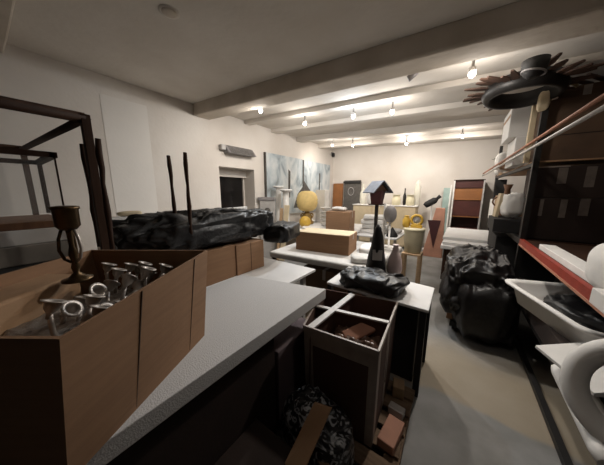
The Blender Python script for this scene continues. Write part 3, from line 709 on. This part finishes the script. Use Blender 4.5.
# salmon bag, black lamp head, teal panel, cabinet
sg = empty('paper_bag', (-.52, 6.4, 0), 'tall salmon paper bag with dark triangle on the floor by the cabinet', 'bag')
MB().hexa([(-.76, 6.3, 0), (-.32, 6.3, 0), (-.32, 6.55, 0), (-.76, 6.55, 0), (-.55, 6.36, 1.22), (-.36, 6.36, 1.22), (-.36, 6.46, 1.22), (-.55, 6.46, 1.22)]).build('bag_body', PINK, sg, .01)
MB().add([(-.70, 6.318, .92), (-.42, 6.318, .92), (-.52, 6.305, .22), (-.66, 6.345, .92), (-.42, 6.345, .92), (-.52, 6.33, .22)], [(0, 2, 1), (3, 4, 5), (0, 1, 4, 3), (1, 2, 5, 4), (2, 0, 3, 5)]).build('dark_triangle', MAROON, sg)
fl = empty('floor_spotlight', (-.72, 7.1, 0), 'black lamp head tilted on a thin white floor stand at far wall', 'lamp')
MB().lathe([(.14, 0), (.14, .02), (.02, .03), (.015, 1.22), (.012, 1.3)], (-.72, 7.1, 0), 16).build('stand', WHITEM, fl)
MB().tube([(-.88, 7.02, 1.22), (-.84, 7.03, 1.26), (-.66, 7.05, 1.38), (-.60, 7.06, 1.42)], [.06, .085, .085, .04], 18).build('lamp_head', BLACKM, fl)
MB().tube([(-.62, 7.06, 1.41), (-.54, 7.06, 1.50)], [.035, .05], 12).build('lamp_neck', BLACKM, fl)
tl = empty('glass_sheet', (-.42, 7.2, 0), 'pale teal glass panel leaning beside the brown cabinet', 'panel')
MB().rbox((-.42, 7.30, .86), (.16, .03, 1.70), (-.05, 0, 0)).build('glass', TEAL, tl)
MB().rbox((-.335, 7.29, .9), (.03, .035, 1.78), (-.05, 0, 0)).build('edge', WHITEM, tl)
cb = empty('brown_cabinet', (.03, 7.1, 0), 'brown cabinet with an orange-brown shelf band against far wall', 'cabinet')
MB().box(-.27, -.24, 6.92, 7.42, 0, 1.88).build('side_panel', WHITEM, cb)
MB().box(.32, .35, 6.92, 7.42, 0, 1.88).build('side_panel', GREYL, cb)
MB().box(-.24, .32, 7.38, 7.42, 0, 1.88).build('back_panel', CABRED, cb)
MB().box(-.27, .35, 6.92, 7.42, 1.88, 1.90).build('top', WOODD, cb)
MB().box(-.24, .32, 6.94, 7.37, 1.40, 1.68).build('drawer', CABOR, cb, .004)
MB().box(-.24, .32, 6.94, 7.37, .98, 1.0).build('shelf', CABOR, cb)
MB().box(-.24, .32, 6.94, 7.37, .68, .70).build('shelf', CABRED, cb)
MB().box(-.24, .32, 6.96, 7.37, 1.70, 1.87).build('drawer', CABRED, cb)
MB().box(-.24, .32, 6.96, 7.37, 1.01, 1.39).build('door', CABRED, cb)
MB().box(-.24, .32, 6.96, 7.37, 0, .67).build('door', CABRED, cb)

# ------------------------------------------------------------------ aisle: carton with dividers on pallet, printed bag
q = [(-.76, 1.08), (-.295, 1.12), (-.345, 1.755), (-.935, 1.64)]
qb = [(-.75, 1.10), (-.305, 1.14), (-.355, 1.74), (-.91, 1.63)]
dc = open_box('open carton divided in four, taped edges, on the wooden pallet', q, qb, .755, .0855, CARDR, 'carton')
# dividers
def wallseg(mb, a, b, z0, z1, t=.008):
    d = Vector((b[0] - a[0], b[1] - a[1], 0)).normalized(); n = Vector((-d.y, d.x, 0)) * t / 2
    a = Vector((*a, 0)); b = Vector((*b, 0))
    return mb.hexa([a - n + Vector((0, 0, z0)), b - n + Vector((0, 0, z0)), b + n + Vector((0, 0, z0)), a + n + Vector((0, 0, z0)),
                    a - n + Vector((0, 0, z1)), b - n + Vector((0, 0, z1)), b + n + Vector((0, 0, z1)), a + n + Vector((0, 0, z1))])
def mid(a, b, t=.5): return (a[0] + (b[0] - a[0]) * t, a[1] + (b[1] - a[1]) * t)
e1a, e1b = mid(q[0], q[1], .10), mid(q[3], q[2], .42)
e2a, e2b = mid(q[0], q[3], .47), mid(q[1], q[2], .50)
wallseg(MB(), e1a, e1b, .30, .745).build('divider', CARDR, dc); wallseg(MB(), e2a, e2b, .30, .745).build('divider', CARDR, dc)
wallseg(MB(), e1a, e1b, .7455, .7585, .045).build('tape', TAPEW, dc); wallseg(MB(), e2a, e2b, .7455, .7575, .03).build('tape', TAPEW, dc)
for a, b in ((0, 1), (1, 2), (3, 0)):
    wallseg(MB(), q[a], q[b], .725, .7575, .012).build('rim_tape', TAPE, dc)
tp = MB()
def sidetape(a, b, t0, t1, z0, z1, m_):
    p = [Vector((*mid(qb[a], qb[b], t0), .0855)).lerp(Vector((*mid(q[a], q[b], t0), .755)), z0), Vector((*mid(qb[a], qb[b], t1), .0855)).lerp(Vector((*mid(q[a], q[b], t1), .755)), z0),
         Vector((*mid(qb[a], qb[b], t1), .0855)).lerp(Vector((*mid(q[a], q[b], t1), .755)), z1), Vector((*mid(qb[a], qb[b], t0), .0855)).lerp(Vector((*mid(q[a], q[b], t0), .755)), z1)]
    n = (p[1] - p[0]).cross(p[3] - p[0]).normalized() * .002
    MB().add([v + n for v in p] + [v - n for v in p], [(0, 1, 2, 3), (7, 6, 5, 4), (0, 4, 5, 1), (1, 5, 6, 2), (2, 6, 7, 3), (3, 7, 4, 0)]).build('side_tape', m_, dc)
sidetape(0, 1, .0, .13, .35, 1, TAPE); sidetape(0, 1, .0, 1, .82, .97, TAPE)
sidetape(1, 2, .02, .12, 0, .98, TAPE); sidetape(1, 2, .45, .58, 0, .98, TAPE); sidetape(0, 1, .9, 1., 0, .98, TAPE)
o = MB().crumple((-.50, 1.33, .52), (.36, .34, .32), .3, .6, .4, 9, 14, 60, 36, .31).build('plastic_sheet', SHEET, None); tag(o, 'crumpled clear brown plastic sheeting in the divided carton', 'packing')
o = MB().rbox((-.50, 1.36, .655), (.09, .22, .05), (.3, .5, -.5)).build('paper_packet', PINK, None, .01); tag(o, 'small tan paper packet lying on plastic in the divided carton', 'packet')
# pallet
pt = empty('wooden_pallet', (-.6, 1.45, 0), 'worn low wooden pallet beneath the divided carton', 'pallet')
for k in range(5):
    y = 1.02 + k * .15
    MB().rbox((-.56, y + .05, .072), (.80, .105, .018), (0, 0, .03)).build('slat', PALW, pt, .003)
for x in (-.92, -.56, -.20):
    MB().rbox((x, 1.37, .031), (.09, .78, .062), (0, 0, .03)).build('bearer', PALW, pt, .003)
o = MB().rbox((-.225, 1.27, .112), (.10, .20, .06), (0, 0, -.1)).build('brick', PINK, None, .006); tag(o, 'pinkish brick on the pallet edge beside the divided carton', 'brick')
o = MB().rbox((-.235, 1.45, .110), (.10, .06, .055), (0, 0, -.1)).build('wood_strip', TAPEW, None, .006); tag(o, 'short pale wood strip across pallet edge behind the pinkish brick', 'wood strip')
o = MB().rbox((-.265, 1.63, .127), (.08, .10, .09), (0, 0, .2)).build('wood_block', WOODL, None, .006); tag(o, 'small pale wooden block on the pallet under the white table', 'block')
# dark storage box under the folding table (its black side is the leg seen in the photo)
o = carton('black_crate', 'tall black crate standing on the floor under the white table end', -.42, -.21, 1.90, 2.24, 0, .715, BLACKM, tape=False, cat='crate')
# printed bag and brown strips in front
o = MB().crumple((-.56, .925, .20), (.46, .32, .46), -.25, .65, .22, 6, 9, 80, 44, .004).build('printed_bag', PRINT, None); tag(o, 'black and white leaf-print bag on the floor before the divided carton', 'bag')
o = MB().hexa([(-.58, .66, .303), (-.48, .66, .303), (-.48, .675, .303), (-.58, .675, .303), (-.555, .885, .47), (-.45, .885, .50), (-.45, .90, .495), (-.555, .90, .465)]).build('cardboard_strip', CARDL, None, .002); tag(o, 'brown cardboard strip standing in front of the leaf-print bag', 'strip')
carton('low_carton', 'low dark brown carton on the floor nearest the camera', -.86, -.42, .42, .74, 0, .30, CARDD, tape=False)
o = MB().rbox((-.44, .78, .29), (.22, .04, .03), (0, 0, -.35)).build('wood_strip', PALW, None, .003); tag(o, 'short wooden strip lying below the leaf-print bag', 'strip')

# ------------------------------------------------------------------ right: black covered cart
wc = empty('covered_cart', (.2, 3.3, 0), 'big heap under crumpled black plastic filling the aisle by the rack', 'bundle')
MB().box(-.04, .44, 3.0, 3.8, .12, .70).build('carton', CARD, wc, .006)
MB().box(.0, .42, 2.96, 3.78, .06, .12).build('base', BLACKM, wc)
for x in (.04, .38):
    for y in (3.02, 3.7): MB().lathe([(.03, -.012), (.03, .012), (.005, .013)], (x, y, .03), 14, Matrix.Rotation(PI / 2, 3, 'Y')).build('wheel', BLACKM, wc)
MB().crumple((.20, 3.42, .54), (.74, 1.35, .76), 0, .55, .28, 3.0, 31, 170, 90, .16, fold=(1.5, .7, 1.3), taper=.12, fine=.5).build('plastic_cover', BLACKC, wc)
MB().crumple((.27, 3.10, .35), (.58, .76, .70), .1, .5, .2, 3.0, 35, 90, 50, .004, fold=(1.5, .7, .6)).build('plastic_cover', BLACKC, wc)

# ------------------------------------------------------------------ right: rack
def RX(y): return .68 - .03 * y
rk = empty('storage_rack', (.9, 3.8, 0), 'long steel storage rack with orange beams along the right wall', 'rack')
def rackbox(y0, y1, dx0, dx1, z0, z1):
    return MB().hexa([(RX(y0) + dx0, y0, z0), (RX(y0) + dx1, y0, z0), (RX(y1) + dx1, y1, z0), (RX(y1) + dx0, y1, z0),
                      (RX(y0) + dx0, y0, z1), (RX(y0) + dx1, y0, z1), (RX(y1) + dx1, y1, z1), (RX(y1) + dx0, y1, z1)])
for y in (1.42, 3.63, 6.5):
    for dx in (0, .78):
        rackbox(y - .03, y + .03, dx, dx + .05, 0, 2.55 if y > 2 else 1.2).build('upright', METALB, rk)
for y0, y1 in ((1.45, 3.60), (3.66, 6.47)):
    rackbox(y0, y1, 0, .035, .99, 1.06).build('beam', REDP if y0 < 2 else METALB, rk)
    rackbox(y0, y1, .04, .80, 1.03, 1.05).build('shelf', WOODD, rk)
    rackbox(y0, y1, .0, .80, .40, .43).build('shelf', METALB, rk)
    rackbox(y0, y1, 0, .04, .012, .05).build('floor_rail', METALB, rk)
    if y0 > 2:
        rackbox(y0, y1, .005, .05, 1.885, 1.925).build('beam', METALB, rk)
        rackbox(y0, y1, .01, .80, 1.925, 1.94).build('shelf', CARDL, rk)
rackbox(1.45, 3.60, -.006, 0, .985, 1.0).build('beam_edge', PINKO, rk)
MB().tube([(RX(1.42) + .02, 1.44, .95), (RX(1.42) + .75, 1.44, .3)], .016, 6).build('brace', METALB, rk)
# orange and whitish bars running along the front of the rack
for nm, m_, z0, z1, dx, lab in (('rack_bar', PINKO, 2.00, 2.135, -.035, 'long salmon-orange bar slung along the rack front, upper of two'),
                                ('rack_bar', TAPEW, 1.955, 2.06, -.042, 'long whitish bar slung along the rack front, lower of two')):
    o = MB().tube([(RX(1.35) + dx, 1.35, z1), (.27 + (dx + .035), 6.5, z0)], .014, 8).build(nm, m_, None); tag(o, lab, 'bar', 'bars along the rack')

def rcarton(name, label, y0, y1, dx0, dx1, z0, z1, m, group=None, stickers=(), tapem=None, cat='carton'):
    t = empty(name, (RX((y0 + y1) / 2) + (dx0 + dx1) / 2, (y0 + y1) / 2, z0), label, cat, group)
    rackbox(y0, y1, dx0, dx1, z0, z1).build('body', m, t, .006)
    for y, w, za, zb, mm in stickers: rackbox(y, y + w, dx0 - .002, dx0 - .0002, za, zb).build('sticker', mm, t)
    if tapem: rackbox(y0 + .02, y1 - .02, (dx0 + dx1) / 2 - .025, (dx0 + dx1) / 2 + .025, z1, z1 + .002).build('tape', tapem, t)
    return t
DT = mat('dim_tape', (.16, .13, .11), .5, .15, 20)
def endstrips(t, y, strips):           # pale strips on the end that faces down the aisle
    for x0, x1, z0, z1, mm in strips: MB().box(x0, x1, y - .003, y - .0004, z0, z1).build('tape_strip', mm, t)
def xcarton(name, label, x0, x1, y0, y1, z0, z1, m, group=None, strips=(), bev=.006):
    t = empty(name, ((x0 + x1) / 2, (y0 + y1) / 2, z0), label, 'carton', group)
    MB().box(x0, x1, y0, y1, z0, z1).build('body', m, t, bev); endstrips(t, y0, strips); return t
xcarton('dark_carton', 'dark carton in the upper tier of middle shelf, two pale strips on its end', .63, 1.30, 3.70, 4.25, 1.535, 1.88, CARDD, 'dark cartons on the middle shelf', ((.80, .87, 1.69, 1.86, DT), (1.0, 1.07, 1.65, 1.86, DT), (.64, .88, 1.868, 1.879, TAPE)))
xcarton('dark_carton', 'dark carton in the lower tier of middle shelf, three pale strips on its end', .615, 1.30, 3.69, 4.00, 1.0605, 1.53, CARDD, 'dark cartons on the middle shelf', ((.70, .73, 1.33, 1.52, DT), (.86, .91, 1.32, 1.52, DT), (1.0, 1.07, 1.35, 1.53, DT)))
rcarton('dark_crate', 'black crate jutting from the rack end over the covered heap', 4.02, 4.62, -.21, .30, 1.0605, 1.24, BLACKM)
rcarton('dark_crate', 'black crate on the low shelf behind the covered heap', 4.16, 5.0, -.14, .5, .435, .985, BLACKM)
bgc = xcarton('big_carton', 'big tan carton on the top shelf behind the long bars', .60, 1.40, 3.69, 4.45, 1.9405, 2.57, CARDB, None, ((.60, 1.40, 2.195, 2.205, CARDD),))
xcarton('old_carton', 'old brown carton lying on top of the big tan carton', .72, 1.45, 3.86, 4.3, 2.5705, 2.72, CARDB, None, ((.9, .96, 2.60, 2.71, TAPE),))
rcarton('white_carton', 'cream white carton on the top shelf, lower of the stacked two', 4.05, 4.60, -.11, .06, 1.9405, 2.29, WHITEM, 'white cartons on the top shelf', (), CARDL)
rcarton('white_carton', 'cream white carton on the top shelf, upper of the stacked two', 4.08, 4.62, -.19, .06, 2.2925, 2.66, WHITEM, 'white cartons on the top shelf', ((4.1, .5, 2.55, 2.59, CARDL),), CARDL)
o = rackbox(3.78, 3.84, -.05, .0, 1.9405, 2.60).build('cream_batten', CREAMD, None, .006); tag(o, 'thin upright cream batten between the black rack post and white cartons', 'batten')
# plants and white bag at far end of top shelf
pl = empty('potted_plant', (.50, 6.2, 1.9405), 'small green plant in a pale pot at the far end of top shelf', 'plant')
MB().lathe([(.06, 0), (.08, .14), (.085, .15), (.07, .15)], (.50, 6.2, 1.9405), 16).build('pot', WHITEM, pl)
fo = MB()
for k in range(26):
    a = rnd.random() * 6.28; r = .03 + rnd.random() * .10; z = 2.12 + rnd.random() * .16
    c = Vector((.50 + math.cos(a) * r, 6.2 + math.sin(a) * r, z)); d = Vector((math.cos(a), math.sin(a), .3)) * .05; s2 = Vector((-math.sin(a), math.cos(a), 0)) * .022
    fo.add([c - d, c + s2, c + d, c - s2, c + Vector((0, 0, -.004))], [(0, 1, 2, 3), (0, 4, 1), (1, 4, 2), (2, 4, 3), (3, 4, 0)])
fo.build('foliage', GREEN, pl)
o = MB().crumple((.52, 5.6, 2.13), (.30, .5, .35), 0, .6, .25, 4, 6, 50, 30, 1.9415).build('white_sack', WHITEM, None); tag(o, 'puffy white sack on top shelf behind the white cartons', 'sack')
o = MB().crumple((.54, 5.0, 2.03), (.30, .4, .15), 0, .6, .3, 5, 16, 50, 30, 1.9415).build('brown_cloth', CARD, None); tag(o, 'rumpled brown cloth on top shelf beside the white cartons', 'cloth')
# middle shelf, far bay: clutter
rcarton('black_screen', 'black frame panel standing at the far end of middle shelf', 6.2, 6.26, -.02, .16, 1.06, 1.85, BLACKM)
rcarton('white_box', 'white box on the middle shelf next to the cabinet', 5.5, 6.1, -.07, .3, 1.06, 1.46, WHITEM)
rcarton('tan_carton', 'tan carton on the middle shelf beside the white box', 5.02, 5.45, -.07, .3, 1.06, 1.54, CARDL)
jt = empty('brown_jug', (.55, 4.86, 1.06), 'brown turned wooden jug on the middle shelf among packages', 'jug')
MB().lathe([(.05, 0), (.09, .08), (.10, .28), (.05, .44), (.035, .58), (.06, .66), (.05, .66)], (.53, 4.82, 1.056), 20).build('jug_body', WOODM, jt)
MB().torus((.44, 4.82, 1.45), .07, .012, Matrix.Rotation(PI / 2, 3, 'X'), 20, 8).build('handle', WOODM, jt)
o = MB().crumple((.53, 4.17, 1.42), (.24, .22, .36), .2, .6, .28, 5, 18, 50, 30, 1.2415).build('white_sack', WHITEM, None); tag(o, 'white paper sack with dark creases on the jutting black crate', 'sack')
o = MB().rbox((.405, 4.38, 1.41), (.04, .16, .34), (0, .10, .1)).build('striped_board', CREAMD, None, .005); tag(o, 'cream board leaning on the jutting black crate', 'board')
o = MB().rbox((.43, 4.52, 1.40), (.02, .14, .32), (0, .10, .1)).build('dark_batten', BLACKM, None, .003); tag(o, 'thin dark slat behind the leaning cream board', 'slat')

# sunburst frame on top, bowl, sticks
sb = empty('sunburst_frame', (.36, 3.50, 2.63), 'round dark sunburst frame with wooden rays atop the rack', 'frame')
cx, cy, cz = .37, 3.45, 2.66
TM = Euler((math.radians(-3), math.radians(2), 0)).to_matrix()
ring = MB().lathe([(.25, .06), (.31, .06), (.34, -.03), (.31, -.09), (.27, -.09), (.25, 0), (.25, .06)], (0, 0, 0), 40)
# open ring: drop the two caps
ring.f = ring.f[:-2]; ring.sm = ring.sm[:-2]
MB().add([Vector((cx, cy, cz)) + TM @ v for v in ring.v], ring.f, True).build('ring', METALB, sb)
for k in range(34):
    a = 2 * PI * k / 34; L_ = .50 + .035 * math.sin(k * 2.4)
    u = Vector((math.cos(a), math.sin(a), 0)); w = Vector((-math.sin(a), math.cos(a), 0)); c = Vector((cx, cy, cz))
    pts = [u * .30 - w * .018, u * .40 - w * .034, u * L_ - w * .010, u * L_ + w * .010, u * .40 + w * .034, u * .30 + w * .018]
    vs = [c + TM @ (p + Vector((0, 0, .008 + .03 * math.sin(k)))) for p in pts] + [c + TM @ (p + Vector((0, 0, .022 + .03 * math.sin(k)))) for p in pts]
    MB().add(vs, [(5, 4, 3, 2, 1, 0), (6, 7, 8, 9, 10, 11)] + [(i, (i + 1) % 6, 6 + (i + 1) % 6, 6 + i) for i in range(6)]).build('ray', BURNT, sb)
bw_ = empty('dark_bowl', (.37, 2.93, 2.575), 'dark deep bowl with pale rim resting on the sunburst frame', 'bowl')
MB().lathe([(.035, 0), (.07, .03), (.088, .09), (.092, .14), (.084, .14), (.07, .06), (.01, .03)], (.37, 2.93, 2.575), 26).build('bowl_body', BLACKM, bw_)
MB().torus((.368, 2.93, 2.62), .080, .008, Matrix.Rotation(.25, 3, 'Y'), 26, 8).build('rim', GREY, bw_)
for k, (xa, ya, xb, yb, z) in enumerate(((.66, 3.70, .86, 4.1, 2.738), (.74, 3.66, .98, 4.0, 2.738), (.86, 3.64, 1.1, 4.0, 2.738), (.97, 3.62, 1.2, 4.0, 2.738))):
    o = MB().tube([(xa, ya, z), (xb, yb, z + .01)], [.017, .024], 8).build('dark_stick', BURNT, None)
    tag(o, ['dark wooden stick on the old brown carton, nearest the sunburst', 'dark wooden stick on the old brown carton, second from the sunburst', 'dark wooden stick on the old brown carton, third from the sunburst', 'dark wooden stick on the old brown carton, farthest from the sunburst'][k], 'stick', 'dark sticks on the old carton')
o = MB().torus((.72, 3.66, 2.60), .10, .016, Matrix.Rotation(PI / 2, 3, 'X') @ Matrix.Rotation(.5, 3, 'Z'), 24, 8, 1., PI, 0).build('wicker_handle', WICK, None)
tag(o, 'arched pale wicker handle against the edge of the tan carton top', 'handle')
o = MB().crumple((.57, 3.60, 2.55), (.10, .09, .22), 0, .6, .3, 7, 24, 36, 22).build('cream_cloth', CREAMD, None); tag(o, 'rumpled cream cloth hanging by the black rack post and sunburst', 'cloth')
o = MB().crumple((.68, 3.665, 2.66), (.09, .08, .13), 0, .7, .3, 9, 26, 30, 18).build('green_cloth', GREEN, None); tag(o, 'small dark green cloth bundle beside the wicker handle', 'cloth')

# ------------------------------------------------------------------ right foreground: low shelf
lowtop = rackbox(2.05, 3.55, .0, .62, .4305, .60).build('flat_carton', CARDD, None, .004); tag(lowtop, 'flat dark carton on the low rack shelf beneath the white basin', 'carton')
bs = empty('white_basin', (.83, 2.65, .601), 'large white plastic basin on the low rack shelf', 'basin')
M2 = Matrix.Rotation(math.radians(20), 3, 'Z')
def rrect(hx_, hy_, r, n=6):
    out = []
    for (sx_, sy_, a0) in ((1, 1, 0), (-1, 1, 90), (-1, -1, 180), (1, -1, 270)):
        for k in range(n + 1):
            a = math.radians(a0 + 90 * k / n); out.append((sx_ * (hx_ - r) + r * math.cos(a), sy_ * (hy_ - r) + r * math.sin(a)))
    return out
def basin(cx_, cy_, z0, prof, M_, name, m_, parent, bevel=0):
    vs = []; N = None
    for hx_, hy_, r, z in prof:
        ring_ = rrect(hx_, hy_, r); N = len(ring_)
        for p in ring_:
            w = M_ @ Vector((p[0], p[1], 0)); vs.append((cx_ + w.x, cy_ + w.y, z0 + z))
    fs = [(i * N + k, i * N + (k + 1) % N, (i + 1) * N + (k + 1) % N, (i + 1) * N + k) for i in range(len(prof) - 1) for k in range(N)]
    mb = MB().add(vs, fs, True); mb.f.append(list(range(N - 1, -1, -1))); mb.sm.append(False)
    mb.f.append([(len(prof) - 1) * N + k for k in range(N)]); mb.sm.append(False)
    return mb.build(name, m_, parent)
basin(.84, 2.50, .601, [(.26, .38, .08, 0), (.30, .42, .1, .15), (.34, .46, .1, .155), (.345, .465, .1, .175), (.31, .43, .1, .178), (.28, .40, .09, .16), (.25, .36, .08, .03)], M2, 'basin_body', WHITEM, bs)
o = MB().crumple((.86, 2.55, .70), (.42, .58, .13), .35, .6, .4, 6, 44, 60, 30, .635).build('black_cloth', BLACKP, None); tag(o, 'dark crumpled plastic lying in the white basin', 'packing')
# white sack on middle shelf, in front of dark cartons
o = MB().crumple((.71, 1.80, 1.205), (.26, .40, .29), 0, .65, .12, 4, 41, 60, 40, 1.066).build('white_sack', WHITEM, None)
tag(o, 'puffy white sack on the middle shelf just above the red beam', 'sack')
o = rackbox(1.95, 3.1, .05, .16, 1.0505, 1.10).build('white_strip', WHITEM, None, .004); tag(o, 'low white strip lying along the middle shelf edge above red beam', 'strip')
o = MB().rbox((.66, 1.60, 1.092), (.19, .22, .08), (0, 0, .03)).build('pale_box', WHITEM, None, .004); tag(o, 'pale flat box at the near end of the red beam, below the sack', 'box')
# folded white sheet, planks, ring
o = MB().hexa([(.47, 1.95, .60), (.62, 1.62, .60), (.80, 1.72, .60), (.72, 2.1, .60), (.47, 1.95, .62), (.62, 1.62, .62), (.80, 1.72, .66), (.72, 2.1, .66)]).build('white_sheet', WHITEM, None, .003)
tag(o, 'folded white foam sheet sticking out from the low rack shelf', 'sheet')
def plank(p0, p1, r, label, nm='white_plank'):
    o = MB().tube([p0, Vector(p0).lerp(Vector(p1), .08), Vector(p0).lerp(Vector(p1), .9), p1], [r * .75, r, r, r * .8], 10).build(nm, WHITEM, None); return tag(o, label, 'plank', 'white lengths on the low shelf')
plank((.60, 2.02, .467), (.60, 1.36, .467), .035, 'white rounded length jutting lowest out of the rack, nearest aisle')
plank((.69, 2.02, .464), (.69, 1.40, .464), .032, 'second white rounded length inside the lowest one, under the ring')
rg = MB().torus((.735, 1.52, .705), .215, .05, Vector((-.45, -.80, .38)).to_track_quat('Z', 'Y').to_matrix(), 44, 16).build('white_ring', WHITEM, None)
tag(rg, 'thick white padded ring standing on the low rack shelf', 'ring')

# ------------------------------------------------------------------ camera and view
cam = bpy.data.cameras.new('camera'); co = bpy.data.objects.new('camera', cam); COL.objects.link(co)
co.location = (0, 0, 1.6)
F = 225.
pitch = math.atan(40.5 / F); yaw = math.atan(164 / (F / math.cos(pitch)))
co.rotation_euler = (PI / 2 - pitch, 0, yaw)
cam.sensor_width = 36; cam.lens = F / 604 * 36; cam.clip_start = .02
sc.camera = co
w = bpy.data.worlds.new('world'); sc.world = w; w.use_nodes = True
w.node_tree.nodes['Background'].inputs[0].default_value = (.9, .85, .8, 1); w.node_tree.nodes['Background'].inputs[1].default_value = .004
sc.view_settings.view_transform = 'Standard'; sc.view_settings.look = 'None'
sc.view_settings.exposure = 0.; sc.view_settings.gamma = 1; sc.view_settings.use_curve_mapping = False
